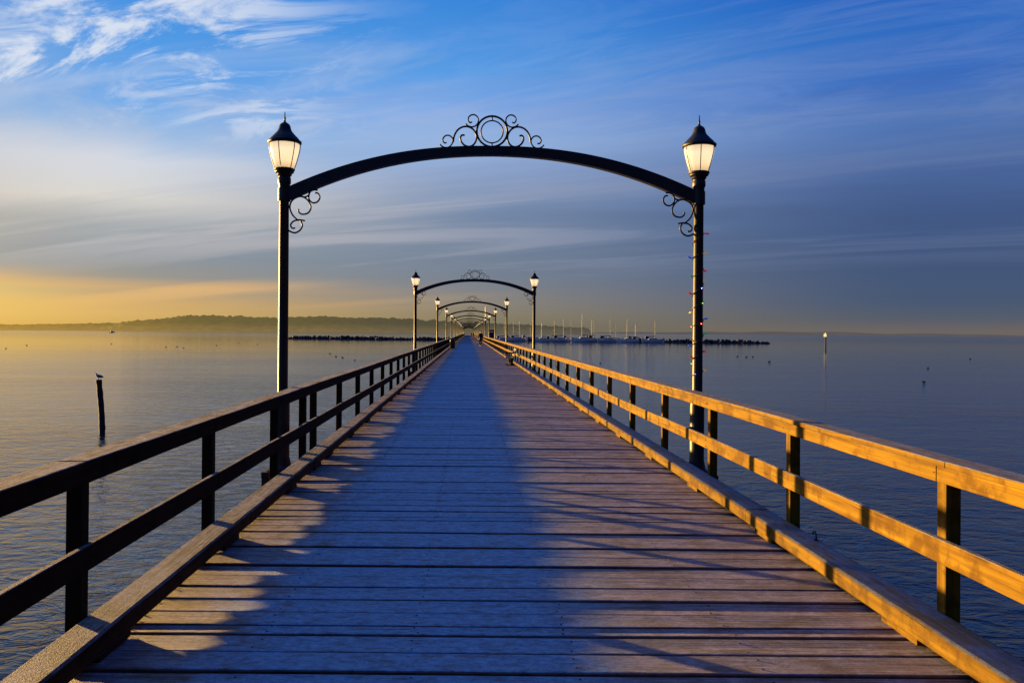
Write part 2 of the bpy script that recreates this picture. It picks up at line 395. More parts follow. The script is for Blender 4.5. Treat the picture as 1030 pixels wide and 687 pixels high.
# ------------------------------------------------------------------ camera  (deck surface is z = 0, pier runs along +Y)
EYE = 1.8; WATER = -3.6
cam_d = bpy.data.cameras.new('camera'); cam = bpy.data.objects.new('camera', cam_d); col.objects.link(cam)
cam.matrix_world = Matrix.Translation((0, 0, EYE)) @ Matrix.Rotation(R(90), 4, 'X') @ Matrix.Rotation(0.0080, 4, 'Z')
cam_d.sensor_width = 36; cam_d.lens = 27.96
cam_d.shift_x = 44/1030; cam_d.shift_y = -9.3/1030
cam_d.clip_start = 0.05; cam_d.clip_end = 80000
scn.camera = cam

# ------------------------------------------------------------------ water
def build_water():
    m, nt, b = newmat('sea water')
    tc = nt.node('ShaderNodeTexCoord').outputs['Object']
    cd = nt.node('ShaderNodeCameraData')
    geo = nt.node('ShaderNodeNewGeometry')
    ln = nt.node('ShaderNodeVectorMath', operation='LENGTH'); nt.put(ln.inputs[0], geo.outputs['Position'])
    dist = ln.outputs['Value']
    w1 = nt.noise(nt.mapping(tc, (1.15, 1.75, 1), rot=(0, 0, R(28))), 1.0, 4, 0.58, 0.9)
    w2 = nt.noise(nt.mapping(tc, (0.22, 0.40, 1), rot=(0, 0, R(-24))), 1.0, 4, 0.5, 0.5)
    w3 = nt.noise(nt.mapping(tc, (4.2, 6.0, 1), rot=(0, 0, R(35))), 1.0, 3, 0.6)
    near = nt.framp(dist, 15, 90, 1, 0.0)
    mid = nt.framp(dist, 30, 260, 1, 0.035)
    calm = nt.framp(nt.noise(nt.mapping(tc, (0.012, 0.05, 1)), 1.0, 3, 0.5, 0.5), 0.38, 0.62, 0.55, 1.0)
    h = nt.math('ADD', nt.math('MULTIPLY', w1, nt.math('MULTIPLY', mid, 0.48)), nt.math('MULTIPLY', w2, nt.framp(dist, 50, 450, 0.55, 0.08)))
    h = nt.math('ADD', h, nt.math('MULTIPLY', w3, nt.math('MULTIPLY', near, 0.09)))
    h = nt.math('MULTIPLY', h, calm)
    bn = nt.node('ShaderNodeBump'); bn.inputs['Strength'].default_value = 1.0; bn.inputs['Distance'].default_value = 0.27
    nt.put(bn.inputs['Height'], h)
    b.inputs['Base Color'].default_value = (0.002, 0.010, 0.028, 1)
    b.inputs['IOR'].default_value = 1.333
    nt.put(b.inputs['Roughness'], nt.framp(dist, 30, 900, 0.04, 0.09, smooth=False))
    nt.put(b.inputs['Normal'], bn.outputs[0])
    bm = bmesh.new()
    rs = [0.0, 40, 150, 500, 2000, 8000, 30000, 60000]
    n = 48; rings = []
    c0 = bm.verts.new((0, 0, 0))
    for r in rs[1:]:
        rings.append([bm.verts.new((r*math.cos(2*math.pi*k/n), r*math.sin(2*math.pi*k/n), 0)) for k in range(n)])
    for k in range(n): bm.faces.new((c0, rings[0][k], rings[0][(k+1) % n]))
    for a, bb in zip(rings, rings[1:]):
        for k in range(n): bm.faces.new((a[k], bb[k], bb[(k+1) % n], a[(k+1) % n]))
    tag(obj('water', bm, m, loc=(0, 0, WATER)), kind='structure')
build_water()

# ------------------------------------------------------------------ hills
def build_hills():
    m, nt, b = newmat('hazy wooded hills')
    tc = nt.node('ShaderNodeTexCoord').outputs['Object']
    s = nt.node('ShaderNodeSeparateXYZ'); nt.put(s.inputs[0], tc)
    n = nt.noise(tc, 0.02, 5, 0.65)
    nt.put(b.inputs['Base Color'], nt.ramp(n, [(0.3, (0.03, 0.04, 0.02)), (0.7, (0.08, 0.085, 0.04))]))
    b.inputs['Roughness'].default_value = 1.0; b.inputs['Specular IOR Level'].default_value = 0.0
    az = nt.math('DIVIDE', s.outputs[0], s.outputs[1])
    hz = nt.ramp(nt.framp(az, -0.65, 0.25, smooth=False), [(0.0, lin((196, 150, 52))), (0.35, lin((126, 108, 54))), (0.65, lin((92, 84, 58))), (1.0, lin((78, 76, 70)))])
    # haze is painted in as emission colour, more low down by the water
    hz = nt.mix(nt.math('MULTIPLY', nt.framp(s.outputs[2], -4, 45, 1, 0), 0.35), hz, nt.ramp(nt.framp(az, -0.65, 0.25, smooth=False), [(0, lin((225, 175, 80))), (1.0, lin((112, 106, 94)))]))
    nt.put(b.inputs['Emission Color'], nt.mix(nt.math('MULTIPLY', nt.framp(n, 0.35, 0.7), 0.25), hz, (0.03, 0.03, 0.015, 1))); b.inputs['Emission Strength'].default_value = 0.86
    def ridge(name, prof, Y, depth, jag, step, seed):
        bm = bmesh.new()
        x0, x1 = prof[0][0], prof[-1][0]
        nx = int((x1-x0)/step); rows = 7; grid = []
        for j in range(rows):
            f = j/(rows-1); row = []
            for i in range(nx+1):
                X = x0+(x1-x0)*i/nx
                for (a, ha), (c, hc) in zip(prof, prof[1:]):
                    if a <= X <= c:
                        t = (X-a)/(c-a); H = ha+(hc-ha)*t; break
                sh = math.sin(min(1, f*1.25)*math.pi/2) if f < 0.85 else 1-(f-0.85)*4
                nn = noise.noise(Vector((X*0.004+seed, f*3, 0)))*0.16 + noise.noise(Vector((X*0.0011+seed, 1, 0)))*0.10
                z = H*sh*(1+nn) + (noise.noise(Vector((X*0.045, f*9+seed, 2)))+0.6*noise.noise(Vector((X*0.15, f*21+seed, 2))))*jag*min(1, f*3)*min(1, H/20)
                row.append(bm.verts.new((X*(1+f*depth/Y), Y+depth*f, max(z, -2)+WATER if f > 0 else WATER-1)))
            grid.append(row)
        for a, c in zip(grid, grid[1:]):
            for i in range(nx): bm.faces.new((a[i], a[i+1], c[i+1], c[i]))
        tag(obj(name, bm, m), kind='structure')
    k = 3500/800
    P = [(100, 2), (125, 10), (150, 12), (185, 17), (230, 16), (290, 17), (340, 16), (375, 15.5), (410, 15), (460, 12), (500, 10.5), (560, 9), (585, 7.5), (592, 6), (597, 0.5)]
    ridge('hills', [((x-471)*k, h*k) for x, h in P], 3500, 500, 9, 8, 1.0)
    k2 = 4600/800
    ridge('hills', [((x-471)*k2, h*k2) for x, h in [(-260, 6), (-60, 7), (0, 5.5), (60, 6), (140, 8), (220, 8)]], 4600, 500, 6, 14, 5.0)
    k4 = 2500/800
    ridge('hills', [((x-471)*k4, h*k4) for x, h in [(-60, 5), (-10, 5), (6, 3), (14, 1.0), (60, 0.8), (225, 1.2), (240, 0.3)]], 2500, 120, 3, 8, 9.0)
    # very faint far land to the right
    m2, nt2, b2 = newmat('faint far land')
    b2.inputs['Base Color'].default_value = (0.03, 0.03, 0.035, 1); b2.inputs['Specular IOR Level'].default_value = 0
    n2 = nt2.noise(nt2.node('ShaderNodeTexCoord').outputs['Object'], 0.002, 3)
    nt2.put(b2.inputs['Emission Color'], nt2.ramp(n2, [(0.3, lin((96, 92, 92))), (0.7, lin((104, 98, 94)))])); b2.inputs['Emission Strength'].default_value = 0.8  # distance haze painted in as a faint emission
    bm = bmesh.new(); k3 = 12000/800; prev = None
    for i in range(120):
        x = 590+i*4.0
        h = 3.6*math.sin(math.pi*i/119)**0.5*(0.8+0.5*noise.noise(Vector((i*0.07, 3, 0))))
        a = bm.verts.new(((x-471)*k3, 12000, WATER-5)); c = bm.verts.new(((x-471)*k3, 12300, h*k3))
        if prev: bm.faces.new((prev[0], a, c, prev[1]))
        prev = (a, c)
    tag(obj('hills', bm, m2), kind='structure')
build_hills()

# ------------------------------------------------------------------ pier deck
END = 474.0
ARCH = [10.4+25.9*i for i in range(18)]
def build_deck():
    bm = bmesh.new()
    lay = bm.faces.layers.float.new('rnd')
    y = -3.5; rg = random.Random(3); rows = []
    while y < END:
        w = 0.232 + rg.uniform(-0.012, 0.012)
        gap = rg.choice((0.006, 0.009, 0.013, 0.02, 0.03)) if y < 60 else 0.014
        if rg.random() < 0.22: w = rg.uniform(0.13, 0.15); gap = rg.choice((0.003, 0.005, 0.009))
        z = rg.uniform(-0.007, 0.005); xl = -2.178+rg.uniform(-.006, .003); xr = 2.83+rg.uniform(-.004, .008)
        r = rg.random(); yy = y
        tw = rg.uniform(-0.0025, 0.0025)
        segs = 14 if y < 25 else (4 if y < 70 else 1)
        prof = [(0, -0.07), (0, -0.010), (0.004, -0.003), (0.012, 0.0), (w*0.5, -0.002 + rg.uniform(-.003, .001)), (w-0.012, 0.0), (w-0.004, -0.003), (w, -0.010), (w, -0.07)]
        if y > 120: prof = [(0, -0.07), (0, 0.0), (w, 0.0), (w, -0.07)]
        rings = []
        for i in range(segs+1):
            X = xl+(xr-xl)*i/segs
            dz = z + tw*(i/segs-0.5)*2 + (noise.noise(Vector((X*0.6, yy*3, 5)))*0.003 if segs > 1 else 0)
            dy = noise.noise(Vector((X*0.7, yy*5, 9)))*0.003 if segs > 4 else 0
            rings.append([bm.verts.new((X, yy+p[0]+dy, p[1]+dz)) for p in prof])
        fs = []
        for a, b in zip(rings, rings[1:]):
            for k in range(len(prof)-1): fs.append(bm.faces.new((a[k], a[k+1], b[k+1], b[k])))
        fs.append(bm.faces.new(rings[0][::-1])); fs.append(bm.faces.new(rings[-1]))
        for f in fs: f[lay] = r
        if 2.5 < y < 16: rows.append((y, w, z))
        y += w+gap
    bmesh.ops.recalc_face_normals(bm, faces=bm.faces)
    d = tag(obj('pier_deck', bm, M['deck']), kind='structure')
    nb = bmesh.new()
    for yy, w, z in rows:
        for x in (-2.06, -1.2, -0.3, 0.6, 1.6, 2.66):
            for f in (0.22, 0.78):
                jx, jy = rg.uniform(-.02, .02), rg.uniform(-.012, .012)
                lathe(nb, [(0.0065, z-0.004), (0.0065, z+0.0012), (0.004, z+0.0018)], 7, x+jx, yy+w*f+jy)
    obj('nail_heads', nb, M['rust'], d)
    bm = bmesh.new()
    for x in (-2.06, -1.2, -0.3, 0.6, 1.6, 2.66):
        box(bm, x-0.1, x+0.1, -3.5, END, -0.42, -0.085)
    for i in range(70):
        yy = 3+i*6.9
        box(bm, -2.3, 2.95, yy, yy+0.3, -0.72, -0.425)
    for yy in ARCH:
        box(bm, -2.64, 3.22, yy-0.19, yy+0.19, -0.42, -0.09)
        box(bm, -2.64, -2.21, yy-0.21, yy+0.21, -0.088, -0.012)
        box(bm, 2.95, 3.22, yy-0.21, yy+0.21, -0.088, -0.012)
    tag(obj('pier_framing', bm, M['under']), kind='structure')
build_deck()

# ------------------------------------------------------------------ railings
def beam(bm, x0, x1, z0, z1, y0, y1, seg, seed, ch=0.006, gap=0.004, wob=0.004):
    """lengths of sawn timber laid end to end, each a chamfered board with a slight bow"""
    rg = random.Random(seed); y = y0
    while y < y1:
        L = seg; e = min(y+L-gap, y1)
        jx, jz = rg.uniform(-wob, wob)*0.6, rg.uniform(-wob, wob)*0.6
        nseg = 8 if y < 60 else 1
        prof = [(x0+ch, z0), (x1-ch, z0), (x1, z0+ch), (x1, z1-ch), (x1-ch, z1), (x0+ch, z1), (x0, z1-ch), (x0, z0+ch)]
        bow, bz = rg.uniform(-wob, wob), rg.uniform(-wob, wob)
        rings = []
        for i in range(nseg+1):
            t = i/nseg; s = math.sin(t*math.pi)
            rings.append([bm.verts.new((px+jx+bow*s+noise.noise(Vector((px*9, (y+t*L)*2.5, seed)))*0.0015, y+(e-y)*t, pz+jz+bz*s+noise.noise(Vector((pz*9, (y+t*L)*2.5, seed+4)))*0.0015)) for px, pz in prof])
        for a, b in zip(rings, rings[1:]):
            for k in range(8): bm.faces.new((a[k], b[k], b[(k+1) % 8], a[(k+1) % 8]))
        bm.faces.new(rings[0]); bm.faces.new(rings[-1][::-1])
        y += L
    bmesh.ops.recalc_face_normals(bm, faces=bm.faces)

def railing(side):
    left = side < 0
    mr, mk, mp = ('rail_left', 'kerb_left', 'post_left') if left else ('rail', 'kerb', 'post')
    first = 4.53 if left else 4.75
    lab = ('dark timber railing along the left edge of the pier, seen against the sunlit water' if left else
           'golden sunlit timber railing along the right edge of the pier')
    t = thing('timber_railing', lab, 'railing', (-2.18 if left else 2.88, 0, 0))
    o = -t.location.x
    if left: xin, xpo, ci, co, ki, ko = -2.13, (-2.262, -2.172), -2.11, -2.28, -1.96, -2.168
    else: xin, xpo, ci, co, ki, ko = 2.80, (2.843, 2.933), 2.78, 2.955, 2.61, 2.835
    def X(a, b): a += o; b += o; return (min(a, b), max(a, b))
    xb = (xin, xin+side*0.038)
    j0 = first-2*2.3
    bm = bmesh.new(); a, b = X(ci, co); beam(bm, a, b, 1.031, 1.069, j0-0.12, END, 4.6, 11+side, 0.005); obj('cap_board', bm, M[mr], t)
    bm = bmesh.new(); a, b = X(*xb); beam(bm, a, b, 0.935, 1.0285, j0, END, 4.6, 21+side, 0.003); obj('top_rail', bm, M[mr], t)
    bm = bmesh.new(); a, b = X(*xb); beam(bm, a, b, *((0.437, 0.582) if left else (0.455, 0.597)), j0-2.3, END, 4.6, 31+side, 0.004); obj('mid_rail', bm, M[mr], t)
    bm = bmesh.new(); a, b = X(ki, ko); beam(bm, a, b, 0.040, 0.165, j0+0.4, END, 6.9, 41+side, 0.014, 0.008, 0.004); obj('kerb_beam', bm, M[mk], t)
    # posts
    ys = [first+2.3*k for k in range(-2, int((END-first)/2.3))]
    if left:
        ys += [y+0.27 for y in ARCH]
    ys.sort()
    a, b = X(*xpo)
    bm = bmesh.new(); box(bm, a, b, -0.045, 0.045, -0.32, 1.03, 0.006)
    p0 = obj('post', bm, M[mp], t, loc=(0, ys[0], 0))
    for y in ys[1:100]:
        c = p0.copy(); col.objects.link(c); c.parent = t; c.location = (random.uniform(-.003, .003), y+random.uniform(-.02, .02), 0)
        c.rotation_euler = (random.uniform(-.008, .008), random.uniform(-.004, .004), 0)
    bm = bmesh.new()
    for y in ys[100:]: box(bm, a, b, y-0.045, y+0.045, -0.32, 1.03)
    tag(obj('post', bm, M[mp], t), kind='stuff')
    # spacer blocks under the kerb beam
    a, b = X(ki+side*0.012, ko-side*0.012)
    bm = bmesh.new(); box(bm, a, b, -0.20, 0.20, 0.001, 0.042, 0.003)
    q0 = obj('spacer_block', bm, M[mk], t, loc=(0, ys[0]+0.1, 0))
    for y in ys[1:100]:
        c = q0.copy(); col.objects.link(c); c.parent = t; c.location = (0, y+random.uniform(-.15, .15), 0)
    bm = bmesh.new()
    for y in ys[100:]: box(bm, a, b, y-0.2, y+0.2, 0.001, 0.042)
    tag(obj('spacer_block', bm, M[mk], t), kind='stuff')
    # bolt heads on the rails at each near post
    bm = bmesh.new()
    xf = xin+o
    for y in ys[:40]:
        for z in (0.98, 0.555, 0.49):
            dz, dy = random.uniform(-.008, .008), random.uniform(-.02, .02)
            tube(bm, [(xf-side*0.004, y+dy, z+dz), (xf+side*0.003, y+dy, z+dz)], 0.006, 8)
    obj('bolt_heads', bm, M['rust'], t)
    return t
railing(-1); railing(1)

# ------------------------------------------------------------------ lamp archways
XL, XR = -2.42, 3.00
XC = (XL+XR)/2; HS = (XR-XL)/2
def bz(t): return 4.165-0.585*abs(t)**2.2
def build_arch():
    t = thing('lamp_archway', '', 'archway', (XC, ARCH[0], 0), 0, 'black iron lamp archways over the pier')
    for s in (-1, 1):
        cx = s*HS
        bm = bmesh.new()
        lathe(bm, [(0.15, -0.02), (0.15, 0.02), (0.115, 0.05), (0.10, 0.12), (0.092, 0.16), (0.092, 0.85), (0.085, 0.92), (0.070, 0.97), (0.066, 1.0), (0.062, 3.52),
                   (0.075, 3.54), (0.078, 3.60), (0.070, 3.62), (0.072, 3.70), (0.085, 3.73), (0.085, 3.79), (0.075, 3.81), (0.095, 3.83), (0.095, 3.85), (0.12, 3.865), (0.123, 3.885), (0.11, 3.895)], 20, cx)
        box(bm, cx-0.17, cx+0.17, -0.17, 0.17, -0.012, 0.012)
        p = obj('lamp_post', bm, M['pole'], t, smooth=False)
        for f in p.data.polygons: f.use_smooth = len(f.vertices) == 4 and abs(f.normal.z) < 0.5
        lan = bpy.data.objects.new('lantern', None); col.objects.link(lan); lan.parent = t
        bm = bmesh.new()
        lathe(bm, [(0.105, 3.885), (0.122, 3.93), (0.148, 4.01), (0.172, 4.10), (0.190, 4.18), (0.196, 4.25)], 24, cx)
        obj('glass_bowl', bm, M['glass'], lan, smooth=True)
        bm = bmesh.new()
        lathe(bm, [(0.192, 4.233), (0.215, 4.243), (0.219, 4.273), (0.197, 4.283), (0.187, 4.303), (0.158, 4.333), (0.125, 4.368), (0.095, 4.403), (0.080, 4.438), (0.075, 4.468), (0.062, 4.493), (0.045, 4.508), (0.028, 4.516), (0.014, 4.533), (0.010, 4.558), (0.016, 4.570), (0.008, 4.588), (0.005, 4.658)], 24, cx)
        obj('cap', bm, M['iron'], lan, smooth=True)
        bm = bmesh.new()
        for k in range(6):
            a = 2*math.pi*(k+0.35)/6
            pts = [(cx+r*math.cos(a), r*math.sin(a), z) for r, z in ((0.116, 3.88), (0.131, 3.93), (0.157, 4.01), (0.181, 4.10), (0.199, 4.18), (0.204, 4.26))]
            tube(bm, pts, 0.0055, 6)
        lathe(bm, [(0.124, 3.885), (0.134, 3.895), (0.134, 3.91), (0.118, 3.92)], 24, cx)
        obj('cage', bm, M['iron'], lan)
        # bracket scroll between post and beam
        k = 0.002642
        lists = [
            [(283, 548), (256, 544), (228, 550), (213, 568), (220, 585), (235, 584)],
            [(262, 548), (270, 572), (258, 596), (232, 608), (203, 597), (196, 588)],
            [(252, 548), (222, 520), (208, 480), (222, 445), (258, 428), (292, 442), (312, 478), (300, 508), (270, 516), (252, 504), (252, 490)],
            [(345, 396), (318, 396), (303, 415), (303, 442), (322, 459), (345, 453), (356, 432), (347, 412), (333, 410)],
            [(262, 428), (285, 430), (305, 420)],
        ]
        bm = bmesh.new()
        for L in lists:
            pts = [(cx - s*((px-180)*k), 0, 1.8+(332.5-(110+py/4.91))/77.1) for px, py in L]
            tube(bm, catmull(pts), 0.0115, 6)
        obj('scroll_bracket', bm, M['iron'], t, smooth=True)
    # beam
    bm = bmesh.new(); n = 48; rings = []
    for i in range(n+1):
        q = -1+2*i/n
        z = bz(q); d = 0.060+0.022*abs(q)
        q2 = q+0.01; tan = Vector(((q2-q)*HS, 0, (bz(q2)-bz(q-0.01))/2)).normalized(); nn = Vector((-tan.z, 0, tan.x))
        c = Vector((q*(HS-0.05), 0, z))
        rings.append([bm.verts.new(c+nn*a*d+Vector((0, b*0.05, 0))) for a, b in ((-1, -1), (-1, 1), (1, 1), (1, -1))])
    for a, b in zip(rings, rings[1:]):
        for k in range(4): bm.faces.new((a[k], a[(k+1) % 4], b[(k+1) % 4], b[k]))
    bm.faces.new(rings[0][::-1]); bm.faces.new(rings[-1])
    # collars that clamp the beam to the posts
    for s in (-1, 1):
        lathe(bm, [(0.082, 3.49), (0.082, 3.66)], 16, s*HS)
    bmesh.ops.recalc_face_normals(bm, faces=bm.faces)
    obj('arch_beam', bm, M['pole'], t)
    # crest
    k = 0.001638; zt = bz(0)+0.060
    bm = bmesh.new()
    cz = zt+0.2
    tube(bm, ring_pts(0, cz, 0.200), 0.014, 8, False)
    tube(bm, ring_pts(0, cz-0.005, 0.145), 0.009, 8, False)
    tube(bm, [(0, 0, cz+0.14), (0, 0, cz+0.2)], 0.010, 6); tube(bm, [(0, 0, cz-0.15), (0, 0, cz-0.21)], 0.010, 6)
    L1 = [(230, 328), (238, 280), (262, 235), (300, 208), (345, 203), (385, 222), (412, 262), (415, 305), (395, 345), (360, 362), (322, 352), (296, 325), (288, 293), (300, 272), (322, 273)]
    L2 = [(125, 345), (145, 364), (180, 372), (210, 357), (228, 325), (222, 295), (200, 276), (172, 276), (152, 295), (148, 318), (162, 335), (178, 332)]
    L3 = [(330, 180), (350, 198), (385, 205), (415, 190), (430, 160), (425, 130), (403, 110), (375, 110), (353, 128), (350, 155), (365, 172), (380, 165)]
    for s in (-1, 1):
        for L, r in ((L1, 0.0125), (L2, 0.010), (L3, 0.010)):
            tube(bm, catmull([(s*(540-px)*k, 0, zt+(362-py)*k) for px, py in L]), r, 6)
    obj('crest', bm, M['iron'], t, smooth=True)
    return t
a0 = build_arch()
words = ['nearest and largest', 'second', 'third', 'fourth', 'fifth', 'sixth', 'seventh', 'eighth']
for i, y in enumerate(ARCH):
    a = a0 if i == 0 else copy_tree(a0)
    a.location = (XC, y, 0)
    if i == 0: a['label'] = 'nearest and largest black iron lamp archway with scroll crest, spanning the foreground deck'
    elif i < 8: a['label'] = '%s black iron lamp archway from the camera, counting down the pier' % words[i]
    else: a['label'] = 'tiny lamp archway in the far cluster where the arches merge at the pier end'

# string lights on the nearest right hand lamp post
def string_lights():
    t = thing('string_lights', 'string of small coloured bulbs wound round the nearest right lamp post', 'string lights', (XR, ARCH[0], 0))
    bm = bmesh.new(); pts = []
    z0, z1, turns = 1.15, 3.12, 9
    N = 220
    def at(f): a = f*turns*2*math.pi+0.6; return Vector((0.072*math.cos(a), 0.072*math.sin(a), z0+(z1-z0)*f+0.02*math.sin(a*0.7)))
    for i in range(N): pts.append(at(i/(N-1)))
    tube(bm, pts, 0.004, 5); obj('wire', bm, M['wire'], t)
    cols = ['red', 'green', 'amber', 'blue']; rg = random.Random(5)
    for i in range(26):
        f = (i+0.5)/26+rg.uniform(-.008, .008)
        p = at(f); d = Vector((p.x, p.y, 0)).normalized()
        d = (d+Vector((rg.uniform(-.3, .3), rg.uniform(-.3, .3), rg.uniform(-.35, .5)))).normalized()
        bm = bmesh.new(); tube(bm, [p, p+d*0.018, p+d*0.022, p+d*0.042, p+d*0.062, p+d*0.07], [0.008, 0.008, 0.011, 0.013, 0.008, 0.001], 8)
        obj('bulb', bm, M['bulb_'+cols[(i*3+i//5) % 4]], t, smooth=True)
string_lights()

# ------------------------------------------------------------------ bench, bin, hook
def build_bench():
    t = thing('park_bench', 'dark slatted bench with curved back standing against the right railing', 'bench', (2.05, 44.2, 0))
    ends = (-0.75, 0.75)
    for y in ends:
        bm = bmesh.new()
        box(bm, 0.24, 0.42, y-0.05, y+0.05, 0.03, 0.40, 0.01)
        box(bm, 0.02, 0.54, y-0.07, y+0.07, 0.001, 0.035, 0.008)
        tube(bm, catmull([(0.0, y, 0.415), (0.2, y, 0.385), (0.40, y, 0.395), (0.47, y, 0.45), (0.53, y, 0.66), (0.60, y, 0.90)]), 0.026, 8)
        obj('leg', bm, M['iron'], t)
    for i in range(5):
        bm = bmesh.new(); x = 0.0+i*0.095; z = 0.445-0.03*math.sin(math.pi*i/4.5)
        box(bm, x, x+0.08, -0.95, 0.95, z-0.03, z, 0.006); obj('seat_slat', bm, M['bench_slat'], t)
    for i in range(4):
        z = 0.52+i*0.105; x = 0.455+i*0.030
        bm = bmesh.new(); box(bm, x, x+0.03, -0.95, 0.95, z, z+0.085, 0.006); obj('back_slat', bm, M['bench_slat'], t)
    for y in (-0.8, 0.8):
        bm = bmesh.new(); tube(bm, catmull([(0.52, y, 0.66), (0.25, y, 0.68), (0.04, y, 0.64), (0.02, y, 0.55), (0.06, y, 0.42)]), 0.018, 8); obj('armrest', bm, M['iron'], t)
build_bench()

def build_bin():
    t = thing('litter_bin', 'dark round litter bin standing beside the left railing', 'bin', (-1.72, 86.5, 0))
    bm = bmesh.new(); lathe(bm, [(0.22, 0.001), (0.24, 0.04), (0.27, 0.10), (0.27, 0.86), (0.26, 0.90)], 20); obj('body', bm, M['bin'], t)
    bm = bmesh.new()
    for k in range(20):
        a = 2*math.pi*k/20; box(bm, -0.01, 0.012, -0.022, 0.022, 0.12, 0.84)
        bm.verts.ensure_lookup_table()
        for v in bm.verts[-8:]:
            p = Vector((v.co.x+0.275, v.co.y, v.co.z)); v.co = Matrix.Rotation(a, 3, 'Z') @ p
    obj('slats', bm, M['under'], t)
    bm = bmesh.new(); lathe(bm, [(0.28, 0.90), (0.285, 0.94), (0.25, 1.04), (0.16, 1.12), (0.05, 1.16)], 20); lid = obj('lid', bm, M['bin'], t)
    bm = bmesh.new(); box(bm, -0.12, 0.12, -0.29, -0.20, 0.95, 1.05, 0.01); obj('opening', bm, M['darkglass'], lid)
build_bin()

bm = bmesh.new()
tube(bm, catmull([(0, 0, 0.0), (0, 0, 0.035), (0.0, 0.02, 0.06), (0.0, 0.052, 0.052), (0.0, 0.058, 0.03)]), 0.007, 8)
lathe(bm, [(0.02, -0.002), (0.02, 0.006)], 12)
tag(obj('iron_hook', bm, M['iron'], loc=(2.79, 6.35, 0.165), smooth=True), 'small black iron hook fixed on top of the right kerb beam', 'hook')

# ------------------------------------------------------------------ people
def skin_mesh(name, verts, edges, radii, mat, parent, sub=1, root=0):
    me = bpy.data.meshes.new(name); me.from_pydata([Vector(v) for v in verts], edges, [])
    o = bpy.data.objects.new(name, me); col.objects.link(o)
    me.materials.append(mat)
    if parent: o.parent = parent
    o.modifiers.new('skin', 'SKIN')
    if not me.skin_vertices: me.skin_vertices.new()
    sv = me.skin_vertices[0].data
    for i, r in enumerate(radii):
        k_ = 1.25
        sv[i].radius = (r[0]*k_, r[1]*k_) if isinstance(r, tuple) else (r*k_, r*k_)
        sv[i].use_root = (i == root)
    s = o.modifiers.new('sub', 'SUBSURF'); s.levels = sub; s.render_levels = sub
    for p in me.polygons: p.use_smooth = True
    return o

